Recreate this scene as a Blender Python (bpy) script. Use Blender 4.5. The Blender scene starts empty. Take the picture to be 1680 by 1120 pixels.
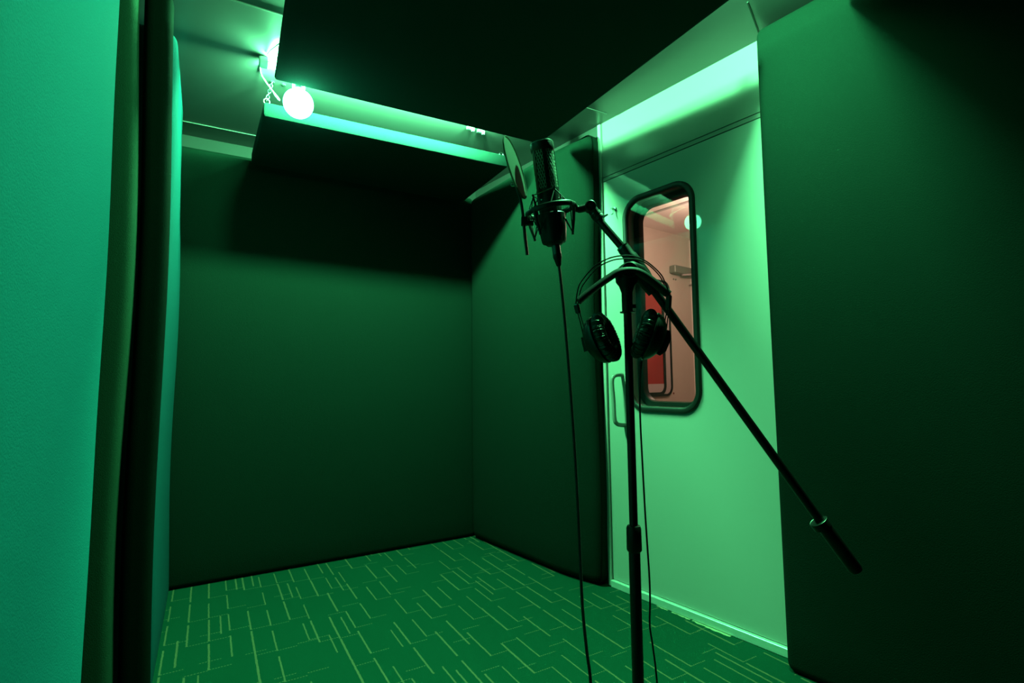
import bpy, bmesh, math, random
from mathutils import Vector, Matrix
random.seed(7)
S = bpy.context.scene
COL = S.collection
rad = math.radians

# ------------------------------------------------------------------ camera
FPX = 852.5                                   # focal length in pixels of the 1680 px wide frame
PITCH, YAW, ROLL = rad(4.23), rad(37.53), rad(-0.685)
CAM = Vector((0, 0, 1.0))
FW = Vector((math.sin(YAW) * math.cos(PITCH), math.cos(YAW) * math.cos(PITCH), math.sin(PITCH)))
_r = Vector((math.cos(YAW), -math.sin(YAW), 0)); _u = _r.cross(FW)
RT = math.cos(ROLL) * _r + math.sin(ROLL) * _u
UP = -math.sin(ROLL) * _r + math.cos(ROLL) * _u
cd = bpy.data.cameras.new('camera'); cam = bpy.data.objects.new('camera', cd); COL.objects.link(cam)
cd.sensor_width = 36; cd.lens = FPX * 36 / 1680; cd.clip_start = 0.02
cam.matrix_world = Matrix(((RT.x, UP.x, -FW.x, CAM.x), (RT.y, UP.y, -FW.y, CAM.y), (RT.z, UP.z, -FW.z, CAM.z), (0, 0, 0, 1)))
S.camera = cam

def at(u, v, d):
    """surveyed point: photo pixel and its measured distance along the lens axis, in metres"""
    return CAM + (RT * ((u - 840) / FPX) + UP * ((560 - v) / FPX) + FW) * d

# ------------------------------------------------------------------ world, exposure, lights
w = bpy.data.worlds.new('world'); S.world = w; w.use_nodes = True
w.node_tree.nodes['Background'].inputs[0].default_value = (0, 0, 0, 1)
w.node_tree.nodes['Background'].inputs[1].default_value = 0
S.view_settings.view_transform = 'Standard'; S.view_settings.look = 'None'
S.view_settings.gamma = 1; S.view_settings.use_curve_mapping = False
S.view_settings.exposure = 0.0
GREEN = (0.145, 1.0, 0.355)
BULB1 = Vector((0.565, 2.154, 2.140))
BULB2 = Vector((1.20, 0.742, 2.281))
BULB_R = 0.0585
CORE_R = 0.016           # the hot core inside each translucent globe
def bulb_light(name, p, power):
    l = bpy.data.lights.new(name, 'POINT'); l.energy = power; l.color = GREEN
    l.shadow_soft_size = CORE_R
    l.use_soft_falloff = False; l.specular_factor = 0.3
    o = bpy.data.objects.new(name, l); COL.objects.link(o); o.location = p
    return o
TUBE0, TUBE1 = Vector((0.427, 2.196, 2.290)), Vector((1.457, 2.040, 2.290))
for k in range(10):
    bulb_light('tube_light.%03d' % k, TUBE0.lerp(TUBE1, 0.06 + 0.88 * k / 9), 37)
bulb_light('bulb_light.001', BULB2, 158)
bulb_light('bulb_light.002', BULB2, 42).data.shadow_soft_size = 0.05      # wider second light, added to soften the lit edge on the header
l = bpy.data.lights.new('vestibule_light', 'POINT'); l.energy = 20; l.color = (1.0, 0.62, 0.47); l.shadow_soft_size = 0.08; l.specular_factor = 0.1
vl = bpy.data.objects.new('vestibule_light', l); COL.objects.link(vl); vl.location = (3.1, 1.75, 1.98)

# ------------------------------------------------------------------ materials
def mat(name, col, rough=0.6, metal=0.0, spec=0.5, bump=0.0, bscale=200, var=0.0, vscale=3.0, coat=0.0):
    m = bpy.data.materials.new(name); m.use_nodes = True
    nt = m.node_tree; b = nt.nodes['Principled BSDF']
    b.inputs['Base Color'].default_value = (*col, 1); b.inputs['Roughness'].default_value = rough
    b.inputs['Metallic'].default_value = metal; b.inputs['Specular IOR Level'].default_value = spec
    b.inputs['Coat Weight'].default_value = coat
    tc = nt.nodes.new('ShaderNodeTexCoord')
    if var > 0:
        n = nt.nodes.new('ShaderNodeTexNoise'); n.inputs['Scale'].default_value = vscale; n.inputs['Detail'].default_value = 6
        nt.links.new(tc.outputs['Object'], n.inputs['Vector'])
        r = nt.nodes.new('ShaderNodeMapRange'); r.inputs['To Min'].default_value = 1 - var; r.inputs['To Max'].default_value = 1 + var
        nt.links.new(n.outputs['Fac'], r.inputs['Value'])
        x = nt.nodes.new('ShaderNodeVectorMath'); x.operation = 'SCALE'; x.inputs[0].default_value = col
        nt.links.new(r.outputs[0], x.inputs['Scale']); nt.links.new(x.outputs[0], b.inputs['Base Color'])
    if bump > 0:
        n = nt.nodes.new('ShaderNodeTexNoise'); n.inputs['Scale'].default_value = bscale; n.inputs['Detail'].default_value = 3
        nt.links.new(tc.outputs['Object'], n.inputs['Vector'])
        p = nt.nodes.new('ShaderNodeBump'); p.inputs['Strength'].default_value = bump; p.inputs['Distance'].default_value = 0.01
        nt.links.new(n.outputs['Fac'], p.inputs['Height']); nt.links.new(p.outputs[0], b.inputs['Normal'])
    return m

M_black = mat('black_felt', (0.0030, 0.0150, 0.0103), 0.95, spec=0.1, bump=0.25, bscale=350, var=0.18, vscale=260)
M_grey_lit = mat('lit_grey_felt', (0.006, 0.165, 0.198), 0.92, spec=0.1, bump=0.25, bscale=300, var=0.12, vscale=240)  # the grey felt made lighter, for light missing on the near board
M_shade = mat('shaded_black_felt', (0.002, 0.006, 0.004), 0.95, spec=0.05, bump=0.2, bscale=350)  # black felt darkened further, shade put into the colour
M_black_lit = mat('lit_black_felt', (0.012, 0.036, 0.022), 0.95, spec=0.1, bump=0.25, bscale=350, var=0.18, vscale=260)  # black felt made lighter so its board looks lit
M_cloud = mat('black_foam_felt', (0.012, 0.034, 0.030), 0.95, spec=0.08, bump=0.2, bscale=350, var=0.12, vscale=260)
M_grey = mat('grey_felt', (0.004, 0.070, 0.086), 0.92, spec=0.1, bump=0.25, bscale=300, var=0.12, vscale=240)
M_ceil = mat('grey_ceiling_laminate', (0.130, 0.122, 0.126), 0.28, spec=0.4, bump=0.02, bscale=6)
M_joint = mat('ceiling_joint', (0.15, 0.145, 0.14), 0.5)
M_white = mat('white_wall_paint', (0.022, 0.022, 0.022), 0.6, spec=0.35, bump=0.03, bscale=9)
M_door = mat('white_door_gloss', (0.42, 0.42, 0.385), 0.025, spec=0.5, bump=0.012, bscale=7, coat=0.0)
M_head = mat('white_header_satin', (0.28, 0.26, 0.24), 0.18, spec=0.4, bump=0.05, bscale=5)
M_alu = mat('brushed_aluminium_sill', (0.62, 0.70, 0.64), 0.35, metal=0.3, bump=0.1, bscale=60)
M_rubber = mat('black_rubber', (0.006, 0.009, 0.008), 0.45, spec=0.35)
M_reveal = mat('grey_reveal', (0.20, 0.22, 0.20), 0.5)
M_gap = mat('dark_gap', (0.03, 0.04, 0.035), 0.8)
M_metal = mat('black_steel', (0.006, 0.007, 0.007), 0.35, spec=0.5)
M_plastic = mat('black_plastic', (0.006, 0.008, 0.007), 0.42, spec=0.45)
M_mic = mat('matte_black_microphone', (0.008, 0.013, 0.011), 0.38, spec=0.5)
M_grille = mat('dark_metal_grille', (0.50, 0.60, 0.50), 0.45, metal=0.1)
M_steel = mat('steel_wire', (0.35, 0.38, 0.36), 0.25, metal=1.0)
M_silver = mat('silver_cap', (0.8, 0.8, 0.8), 0.25, metal=1.0)
M_cord = mat('elastic_cord', (0.03, 0.04, 0.035), 0.6)
M_leather = mat('black_leather', (0.016, 0.022, 0.019), 0.36, spec=0.7, bump=0.4, bscale=90)
M_cable = mat('black_cable', (0.008, 0.009, 0.009), 0.5)
M_screen = mat('nylon_screen', (0.13, 0.17, 0.13), 0.85, bump=0.2, bscale=900, var=0.2, vscale=300)
M_wplast = mat('white_plastic', (0.42, 0.42, 0.40), 0.35)
M_pink = mat('beige_wall_paint', (0.58, 0.52, 0.44), 0.55, var=0.12, vscale=5)
M_pinkc = mat('cream_ceiling', (0.92, 0.86, 0.80), 0.5)
M_red = mat('red_door_pane', (0.38, 0.030, 0.035), 0.35, var=0.25, vscale=4)
M_band = mat('grey_pink_frame', (0.50, 0.43, 0.42), 0.4)
M_closer = mat('grey_metal_closer', (0.22, 0.23, 0.19), 0.4, metal=0.3)
M_vfloor = mat('vestibule_floor', (0.25, 0.2, 0.18), 0.8)

# glowing translucent globe glass: it shines and lets the light of its core out
M_globe = bpy.data.materials.new('lit_translucent_globe'); M_globe.use_nodes = True
nt = M_globe.node_tree; nt.nodes.clear()
o_ = nt.nodes.new('ShaderNodeOutputMaterial'); ad = nt.nodes.new('ShaderNodeAddShader')
tr = nt.nodes.new('ShaderNodeBsdfTransparent'); em = nt.nodes.new('ShaderNodeEmission')
em.inputs[0].default_value = (0.11, 1.0, 0.45, 1); em.inputs[1].default_value = 15
nt.links.new(tr.outputs[0], ad.inputs[0]); nt.links.new(em.outputs[0], ad.inputs[1]); nt.links.new(ad.outputs[0], o_.inputs[0])

# window glass: clear, with real reflections
M_glass = bpy.data.materials.new('clear_glass'); M_glass.use_nodes = True
nt = M_glass.node_tree; nt.nodes.clear()
o_ = nt.nodes.new('ShaderNodeOutputMaterial'); mx = nt.nodes.new('ShaderNodeMixShader')
tr = nt.nodes.new('ShaderNodeBsdfTransparent'); gl = nt.nodes.new('ShaderNodeBsdfGlossy'); fr = nt.nodes.new('ShaderNodeFresnel')
tr.inputs[0].default_value = (0.93, 0.93, 0.91, 1); gl.inputs['Roughness'].default_value = 0.0; fr.inputs[0].default_value = 1.40
nt.links.new(fr.outputs[0], mx.inputs[0]); nt.links.new(tr.outputs[0], mx.inputs[1]); nt.links.new(gl.outputs[0], mx.inputs[2])
nt.links.new(mx.outputs[0], o_.inputs[0])

# carpet: short solid bars one way joined by thin dashed lines the other way
M_carpet = bpy.data.materials.new('patterned_carpet'); M_carpet.use_nodes = True
nt = M_carpet.node_tree; L = nt.links
def N(op, *a):
    n = nt.nodes.new('ShaderNodeMath'); n.operation = op
    for i, x in enumerate(a):
        if isinstance(x, (int, float)): n.inputs[i].default_value = x
        else: L.new(x, n.inputs[i])
    return n.outputs[0]
def RND(a, b_, k):
    c = nt.nodes.new('ShaderNodeCombineXYZ')
    for i, x in enumerate((a, b_, k)):
        if isinstance(x, (int, float)): c.inputs[i].default_value = x
        else: L.new(x, c.inputs[i])
    n = nt.nodes.new('ShaderNodeTexWhiteNoise'); n.noise_dimensions = '3D'; L.new(c.outputs[0], n.inputs['Vector'])
    return n.outputs['Value']
tc = nt.nodes.new('ShaderNodeTexCoord'); mp = nt.nodes.new('ShaderNodeMapping')
mp.inputs['Rotation'].default_value = (0, 0, rad(7.3)); L.new(tc.outputs['Object'], mp.inputs['Vector'])
wob = nt.nodes.new('ShaderNodeTexNoise'); wob.inputs['Scale'].default_value = 55; L.new(mp.outputs[0], wob.inputs['Vector'])
wv = nt.nodes.new('ShaderNodeVectorMath'); wv.operation = 'MULTIPLY_ADD'
L.new(wob.outputs['Color'], wv.inputs[0]); wv.inputs[1].default_value = (0.004, 0.004, 0); L.new(mp.outputs[0], wv.inputs[2])
sx = nt.nodes.new('ShaderNodeSeparateXYZ'); L.new(wv.outputs[0], sx.inputs[0])
U, V = sx.outputs[0], sx.outputs[1]
CW, RH = 0.074, 0.235
def layer(U, V, seed, keep_bar, keep_dash):
    uc = N('DIVIDE', U, CW); col = N('FLOOR', uc); fu = N('MULTIPLY', N('SUBTRACT', uc, col), CW)
    vs = N('DIVIDE', N('ADD', V, N('MULTIPLY', RND(col, seed, 1.5), 0.6)), RH)
    row = N('FLOOR', vs); fv = N('MULTIPLY', N('SUBTRACT', vs, row), RH)
    r1 = RND(col, row, seed + .5); r2 = RND(col, row, seed + 3.5); r3 = RND(col, row, seed + 7.5)
    wdt = N('ADD', 0.0048, N('MULTIPLY', r3, 0.0026))
    bar = N('MULTIPLY', N('LESS_THAN', fu, wdt), N('LESS_THAN', r1, keep_bar))
    bar = N('MULTIPLY', bar, N('LESS_THAN', fv, N('ADD', 0.15, N('MULTIPLY', r3, 0.085))))
    dash = N('MULTIPLY', N('LESS_THAN', fv, 0.0034), N('LESS_THAN', r2, keep_dash))
    dash = N('MULTIPLY', dash, N('LESS_THAN', N('FRACT', N('DIVIDE', U, 0.0092)), 0.62))
    return bar, dash
b1, d1 = layer(U, V, 2.0, 0.78, 0.74)
b2, d2 = layer(N('ADD', U, 0.031), N('ADD', V, 0.4), 11.0, 0.16, 0.16)
bars = N('MAXIMUM', b1, b2); dashes = N('MAXIMUM', d1, d2)
fib = nt.nodes.new('ShaderNodeTexNoise'); fib.inputs['Scale'].default_value = 420; fib.inputs['Detail'].default_value = 2
L.new(tc.outputs['Object'], fib.inputs['Vector'])
lines = N('MULTIPLY', N('MAXIMUM', N('MULTIPLY', bars, 0.72), N('MULTIPLY', dashes, 0.85)), N('ADD', 0.45, N('MULTIPLY', fib.outputs['Fac'], 1.0)))
cm = nt.nodes.new('ShaderNodeMix'); cm.data_type = 'RGBA'
L.new(lines, cm.inputs['Factor']); cm.inputs['A'].default_value = (0.0012, 0.050, 0.029, 1); cm.inputs['B'].default_value = (0.20, 0.150, 0.082, 1)
fx = nt.nodes.new('ShaderNodeVectorMath'); fx.operation = 'SCALE'
L.new(cm.outputs['Result'], fx.inputs[0]); L.new(N('ADD', 0.75, N('MULTIPLY', fib.outputs['Fac'], 0.5)), fx.inputs['Scale'])
bs = nt.nodes['Principled BSDF']; L.new(fx.outputs[0], bs.inputs['Base Color'])
bs.inputs['Roughness'].default_value = 0.95; bs.inputs['Specular IOR Level'].default_value = 0.1
bp = nt.nodes.new('ShaderNodeBump'); bp.inputs['Strength'].default_value = 0.35; bp.inputs['Distance'].default_value = 0.004
L.new(fib.outputs['Fac'], bp.inputs['Height']); L.new(bp.outputs[0], bs.inputs['Normal'])

# ------------------------------------------------------------------ mesh building helpers
class MB:
    def __init__(s): s.v = []; s.f = []
    def add(s, vs, fs):
        n = len(s.v); s.v += [Vector(p) for p in vs]; s.f += [[n + i for i in f] for f in fs]
    def box(s, c, half, X=(1, 0, 0), Y=(0, 1, 0), Z=(0, 0, 1)):
        c = Vector(c); X, Y, Z = (Vector(a).normalized() for a in (X, Y, Z)); h = half
        vs = [c + X * h[0] * i + Y * h[1] * j + Z * h[2] * k for i in (-1, 1) for j in (-1, 1) for k in (-1, 1)]
        s.add(vs, [(0, 1, 3, 2), (4, 6, 7, 5), (0, 4, 5, 1), (2, 3, 7, 6), (0, 2, 6, 4), (1, 5, 7, 3)])
    def ring_sweep(s, rings, closed=False, caps=True):
        n = len(rings[0]); vs = [p for r in rings for p in r]; fs = []
        m = len(rings)
        for i in range(m if closed else m - 1):
            for j in range(n):
                a, b = i * n + j, i * n + (j + 1) % n
                c, d = ((i + 1) % m) * n + (j + 1) % n, ((i + 1) % m) * n + j
                fs.append((a, b, c, d))
        if caps and not closed:
            fs.append(tuple(reversed(range(n)))); fs.append(tuple((m - 1) * n + j for j in range(n)))
        s.add(vs, fs)
    def tube(s, pts, r, seg=14, closed=False, caps=True, ell=None, up=None):
        pts = [Vector(p) for p in pts]; m = len(pts)
        rs = r if isinstance(r, (list, tuple)) else [r] * m
        rings = []; N_ = None
        for i in range(m):
            if closed: t = pts[(i + 1) % m] - pts[i - 1]
            else: t = pts[min(i + 1, m - 1)] - pts[max(i - 1, 0)]
            t.normalize()
            if up is not None: N_ = Vector(up)
            elif N_ is None: N_ = Vector((0, 0, 1)) if abs(t.z) < .9 else Vector((1, 0, 0))
            N_ = (N_ - t * N_.dot(t)).normalized(); B_ = t.cross(N_)
            e = ell or (1, 1)
            rings.append([pts[i] + (N_ * math.cos(a) * e[0] + B_ * math.sin(a) * e[1]) * rs[i] for a in [2 * math.pi * k / seg for k in range(seg)]])
        s.ring_sweep(rings, closed, caps)
    def lathe(s, prof, O, A, seg=32, caps=True):
        """prof: (radius, distance along the axis)"""
        O = Vector(O); A = Vector(A).normalized()
        X = A.orthogonal().normalized(); Y = A.cross(X)
        s.ring_sweep([[O + A * h + (X * math.cos(a) + Y * math.sin(a)) * max(r, 1e-5) for a in [2 * math.pi * k / seg for k in range(seg)]] for r, h in prof], False, caps)
    def build(s, name, m, parent=None, smooth=True, bevel=0):
        org = parent.matrix_world.translation if parent else Vector((0, 0, 0))
        org = ORG.get(parent.name, Vector((0, 0, 0))) if parent else Vector((0, 0, 0))
        me = bpy.data.meshes.new(name); bm = bmesh.new()
        vv = [bm.verts.new(p) for p in s.v]
        for f in s.f:
            try: bm.faces.new([vv[i] for i in f])
            except ValueError: pass
        bmesh.ops.remove_doubles(bm, verts=bm.verts, dist=1e-6)
        bmesh.ops.recalc_face_normals(bm, faces=bm.faces)
        base = org
        if parent is None and bm.verts:
            lo = Vector((min(v.co.x for v in bm.verts), min(v.co.y for v in bm.verts), min(v.co.z for v in bm.verts)))
            hi = Vector((max(v.co.x for v in bm.verts), max(v.co.y for v in bm.verts), max(v.co.z for v in bm.verts)))
            base = Vector(((lo.x + hi.x) / 2, (lo.y + hi.y) / 2, lo.z))
        for v in bm.verts: v.co -= base
        bm.to_mesh(me); bm.free()
        me.materials.append(m)
        o = bpy.data.objects.new(name, me); COL.objects.link(o)
        if parent: o.parent = parent; o.location = base - ORG[parent.name]
        else: o.location = base
        ORG[o.name] = base
        if smooth:
            for p in me.polygons: p.use_smooth = True
            try: me.set_sharp_from_angle(angle=rad(40))
            except Exception: pass
        if bevel:
            bv = o.modifiers.new('bevel', 'BEVEL'); bv.width = bevel; bv.segments = 3; bv.limit_method = 'ANGLE'
        return o
ORG = {}
def tag(o, label, cat, group=None):
    o['label'] = label; o['category'] = cat
    if group: o['group'] = group
    return o
def thing(name, label, cat, loc, group=None):
    o = bpy.data.objects.new(name, None); COL.objects.link(o); o.location = loc; o.empty_display_size = 0.05
    ORG[o.name] = Vector(loc)
    return tag(o, label, cat, group)
def struct(o, label=None):
    o['kind'] = 'structure'
    if label: o['label'] = label
    return o
def smooth_path(pts, n=8, closed=False):
    pts = [Vector(p) for p in pts]; m = len(pts); out = []
    rng = range(m) if closed else range(m - 1)
    for i in rng:
        p1, p2 = pts[i], pts[(i + 1) % m]
        p0 = pts[i - 1] if (closed or i > 0) else p1 * 2 - p2
        p3 = pts[(i + 2) % m] if (closed or i + 2 < m) else p2 * 2 - p1
        for k in range(n):
            t = k / n
            out.append(0.5 * ((2 * p1) + (p2 - p0) * t + (2 * p0 - 5 * p1 + 4 * p2 - p3) * t * t + (3 * p1 - p0 - 3 * p2 + p3) * t ** 3))
    if not closed: out.append(pts[-1])
    return out
def slab(mb, c, half, X, Y, r=0.02, wave=None, Z=(0, 0, 1), nx=10, ny=4, nz=20):
    """upholstered board: box with softly rounded edges; wave(p_local) -> local offset"""
    c = Vector(c); X, Y, Z = Vector(X).normalized(), Vector(Y).normalized(), Vector(Z).normalized()
    def axis(h, n):
        rr = min(r, h * .999)
        e = [-h + rr * q for q in (0, .08, .3, .6, 1)]
        inner = [(-h + rr) + (2 * h - 2 * rr) * k / n for k in range(1, n)]
        return e + inner + [-q for q in reversed(e)]
    ax = [axis(half[0], nx), axis(half[1], ny), axis(half[2], nz)]
    idx = {}
    def vid(p):
        k = tuple(round(q, 6) for q in p)
        if k not in idx:
            q = Vector(p); inn = Vector([max(-half[i] + min(r, half[i]), min(half[i] - min(r, half[i]), q[i])) for i in range(3)])
            d = q - inn
            if d.length > 1e-9:
                d = d.normalized() * r; q = inn + d
            if wave: q = q + Vector(wave(q))
            idx[k] = len(mb.v); mb.v.append(c + X * q.x + Y * q.y + Z * q.z)
        return idx[k]
    for a in range(3):
        b_, c_ = (a + 1) % 3, (a + 2) % 3
        for sgn in (-1, 1):
            for i in range(len(ax[b_]) - 1):
                for j in range(len(ax[c_]) - 1):
                    q = []
                    for di, dj in ((0, 0), (1, 0), (1, 1), (0, 1)):
                        p = [0, 0, 0]; p[a] = sgn * half[a]; p[b_] = ax[b_][i + di]; p[c_] = ax[c_][j + dj]; q.append(vid(p))
                    if len(set(q)) == 4: mb.f.append(q)
    return mb
def rrect(cy, cz, hy, hz, r, n=8):
    out = []
    for sy, sz, a0 in ((1, 1, 0), (-1, 1, 90), (-1, -1, 180), (1, -1, 270)):
        for k in range(n + 1):
            a = rad(a0 + 90 * k / n)
            out.append((cy + sy * (hy - r) + r * math.cos(a), cz + sz * (hz - r) + r * math.sin(a)))
    return out

# ------------------------------------------------------------------ the room shell
XD = 1.955            # face of the door and of the right wall
ZC = 2.312            # ceiling
A7 = rad(7.1)
BX = Vector((math.cos(A7), -math.sin(A7), 0)); BY = Vector((math.sin(A7), math.cos(A7), 0))   # back wall directions
A8 = rad(8.4)
CX = Vector((math.cos(A8), -math.sin(A8), 0)); CY = Vector((math.sin(A8), math.cos(A8), 0))   # ceiling panel directions
m = MB(); m.box((0.9, 1.0, -0.05), (1.9, 2.6, 0.05)); struct(m.build('floor', M_carpet, smooth=False), 'green carpet with short pale bars and dashed lines')
m = MB(); m.box((0.9, 1.0, ZC + 0.05), (1.9, 2.6, 0.05)); struct(m.build('ceiling', M_ceil, smooth=False), 'white panelled ceiling')
m = MB(); m.box(Vector((0.255, 3.075, ZC / 2)) + BX * 0.75 + BY * 0.125, (1.6, 0.05, ZC / 2), BX, BY); struct(m.build('wall_back', M_white, smooth=False))
m = MB(); m.box((-0.62, 1.0, ZC / 2), (0.05, 2.6, ZC / 2)); struct(m.build('wall_left', M_black, smooth=False))
m = MB(); m.box((0.9, -1.35, ZC / 2), (1.6, 0.05, ZC / 2)); struct(m.build('wall_front', M_black, smooth=False))
# right wall: parts either side of the door and the header over it
DY0, DY1, DZ1 = 0.905, 1.766, 2.004
m = MB()
m.box((XD + 0.045, (-1.4 + DY0) / 2, ZC / 2), (0.045, (DY0 + 1.4) / 2, ZC / 2))
m.box((XD + 0.045, (DY1 + 3.3) / 2, ZC / 2), (0.045, (3.3 - DY1) / 2, ZC / 2))
struct(m.build('wall_right', M_white, smooth=False))
DYM, DYH = (DY0 + DY1) / 2, (DY1 - DY0) / 2
m = MB(); m.box((XD + 0.045, DYM, (ZC + DZ1 + 0.022) / 2), (0.045, DYH, (ZC - DZ1 - 0.022) / 2))
struct(m.build('wall_header', M_head, smooth=False), 'white glossy header above the door')
m = MB(); m.box((XD + 0.03, DYM, DZ1 + 0.010), (0.027, DYH, 0.012)); struct(m.build('trim_1', M_gap, smooth=False))
m = MB(); m.box((XD + 0.015, DYM, DZ1 + 0.010), (0.014, DYH, 0.0085)); struct(m.build('trim_10', M_head, smooth=False))
# upright jamb strip beside the door
m = MB(); m.box((XD - 0.002, DY1 + 0.010, ZC / 2), (0.010, 0.010, ZC / 2 - 0.004)); struct(m.build('trim_2', M_door, smooth=False, bevel=0.003))
# ceiling board joints
def ceil_line(name, p, q, wd=0.0025, mt=None):
    p, q = Vector(p), Vector(q); d = (q - p)
    m = MB(); m.box((p + q) / 2, (d.length / 2, wd, 0.0025), d, Vector((0, 0, 1)).cross(d)); return struct(m.build(name, mt or M_joint, smooth=False))
ceil_line('trim_3', (-0.3, 2.0, ZC - 0.001), (1.9, 1.68, ZC - 0.001))
ceil_line('trim_4', (-0.3, 2.985 + 0.07, ZC - 0.001), (1.9, 2.77, ZC - 0.001))
ceil_line('trim_5', (1.72, 0.86, ZC - 0.001), (1.95, 0.93, ZC - 0.001), mt=M_gap)

# door with its window
WY0, WY1, WZ0, WZ1 = 1.245, 1.640, 0.846, 1.870      # outside of the window gasket
cy, cz, hy, hz = (WY0 + WY1) / 2, (WZ0 + WZ1) / 2, (WY1 - WY0) / 2, (WZ1 - WZ0) / 2
door = bpy.data.objects.new('door_1', None); COL.objects.link(door); door.location = (XD, (DY0 + DY1) / 2, 0); ORG['door_1'] = Vector(door.location)
struct(door, 'white glossy door with a tall rounded window')
TH = 0.085
hole = rrect(cy, cz, hy - 0.012, hz - 0.012, 0.088)
outer = []
for (y, z) in hole:                      # project the hole outline outwards onto the leaf's edge
    dy, dz = y - cy, z - cz
    y0, y1, z0, z1 = DY0 + 0.004, DY1 - 0.004, 0.037, DZ1 - 0.004
    ts = []
    if dy > 1e-9: ts.append((y1 - cy) / dy)
    if dy < -1e-9: ts.append((y0 - cy) / dy)
    if dz > 1e-9: ts.append((z1 - cz) / dz)
    if dz < -1e-9: ts.append((z0 - cz) / dz)
    t = min(ts); outer.append((cy + dy * t, cz + dz * t))
def door_leaf():
    m = MB(); n = len(hole); y0, y1, z0, z1 = DY0 + 0.004, DY1 - 0.004, 0.037, DZ1 - 0.004
    for x in (XD, XD + TH):
        k = len(m.v); m.v += [Vector((x, y, z)) for y, z in hole] + [Vector((x, y, z)) for y, z in outer]
        for i in range(n):
            j = (i + 1) % n; m.f.append([k + i, k + j, k + n + j, k + n + i])
            a, b_ = outer[i], outer[j]      # fill the corner of the leaf where the outline turns
            if abs(a[0] - b_[0]) > 1e-6 and abs(a[1] - b_[1]) > 1e-6:
                cyy = y0 if min(abs(a[0] - y0), abs(b_[0] - y0)) < 1e-6 else y1
                czz = z0 if min(abs(a[1] - z0), abs(b_[1] - z0)) < 1e-6 else z1
                m.v.append(Vector((x, cyy, czz))); m.f.append([k + n + i, k + n + j, len(m.v) - 1])
    # outer rim
    for (a, b_) in (((y0, z0), (y1, z0)), ((y1, z0), (y1, z1)), ((y1, z1), (y0, z1)), ((y0, z1), (y0, z0))):
        m.add([(XD, *a), (XD, *b_), (XD + TH, *b_), (XD + TH, *a)], [(0, 1, 2, 3)])
    return m
door_leaf().build('door_leaf', M_door, door, smooth=False)
wf = MB()
def ring_profile(mb, prof, cy, cz, hy, hz, r):
    """sweep (inset, x) profile round a rounded rectangle"""
    rings = []
    outs = [rrect(cy, cz, hy - i, hz - i, max(r - i, 0.004), 10) for i, x in prof]
    for k in range(len(outs[0])):
        rings.append([Vector((prof[j][1], outs[j][k][0], outs[j][k][1])) for j in range(len(prof))])
    mb.ring_sweep(rings, closed=True)
ring_profile(wf, [(0.0, XD), (0.001, XD - 0.008), (0.006, XD - 0.013), (0.018, XD - 0.014), (0.025, XD - 0.010), (0.027, XD - 0.002), (0.027, XD + 0.008), (0.012, XD + 0.008)], cy, cz, hy, hz, 0.100)
gk = wf.build('window_gasket', M_rubber, door)
rv = MB(); ring_profile(rv, [(0.013, XD + 0.004), (0.016, XD + 0.004), (0.016, XD + TH), (0.013, XD + TH)], cy, cz, hy, hz, 0.100)
rv.build('window_reveal', M_reveal, door)
g2 = MB(); ring_profile(g2, [(0.014, XD + TH - 0.028), (0.044, XD + TH - 0.028), (0.048, XD + TH - 0.022), (0.048, XD + TH + 0.006), (0.014, XD + TH + 0.006)], cy, cz, hy, hz, 0.112)
g2.build('window_gasket', M_rubber, door)
gp = MB(); pts = rrect(cy, cz, hy - 0.022, hz - 0.022, 0.08, 10)
gp.add([(XD - 0.001, y, z) for y, z in pts], [tuple(range(len(pts)))])
gp.build('window_pane', M_glass, door, smooth=False)
# bent tube pull handle
hp = [(XD + 0.002, 1.672, 1.018), (XD - 0.030, 1.680, 1.018), (XD - 0.052, 1.684, 1.008), (XD - 0.060, 1.686, 0.980), (XD - 0.060, 1.680, 0.90), (XD - 0.060, 1.676, 0.812), (XD - 0.050, 1.672, 0.788), (XD - 0.028, 1.668, 0.780), (XD + 0.002, 1.662, 0.778)]
h = MB(); h.tube(smooth_path(hp, 8), 0.0100, 14); h.build('handle', M_head, door)
hk = MB(); hk.lathe([(0.0, 0), (0.010, 0.0), (0.010, 0.006), (0.004, 0.008), (0.004, 0.022), (0.007, 0.026), (0.0, 0.03)], (XD, 1.692, 1.842), (-1, 0, 0), 14)
hk.tube([(XD - 0.014, 1.692, 1.842), (XD - 0.018, 1.690, 1.815), (XD - 0.03, 1.690, 1.808)], 0.003, 8)
hk.build('coat_hook', M_alu, door)
# threshold
m = MB(); m.box((XD - 0.004, (DY0 + DY1) / 2, 0.017), (0.012, (DY1 - DY0) / 2, 0.017)); struct(m.build('trim_6', M_alu, smooth=False, bevel=0.004), 'pale metal threshold under the door')
# frayed strip of glue and light backing along the carpet edge
fr_ = MB(); ys = [1.52, 1.45, 1.43, 1.33, 1.27, 1.18, 1.13]
random.seed(4)
def fray(y0, y1, w0, w1):
    n = 14; a, b_ = [], []
    for k in range(n + 1):
        t = k / n; y = y0 + (y1 - y0) * t; wd = (w0 + (w1 - w0) * t) * random.uniform(.5, 1.2)
        a.append((XD - 0.0165, y, 0.0012)); b_.append((XD - 0.0165 - wd, y, 0.0012))
    top = [(x, y, z + 0.002) for x, y, z in b_]
    for k in range(n):
        fr_.add([a[k], a[k + 1], b_[k + 1], b_[k]], [(0, 1, 2, 3)])
fray(1.50, 1.44, .006, .008); fray(1.42, 1.33, .006, .010); fray(1.32, 1.15, .009, .018)
struct(fr_.build('trim_7', mat('pale_frayed_backing', (0.40, 0.38, 0.24), 0.9), smooth=False))

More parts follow.
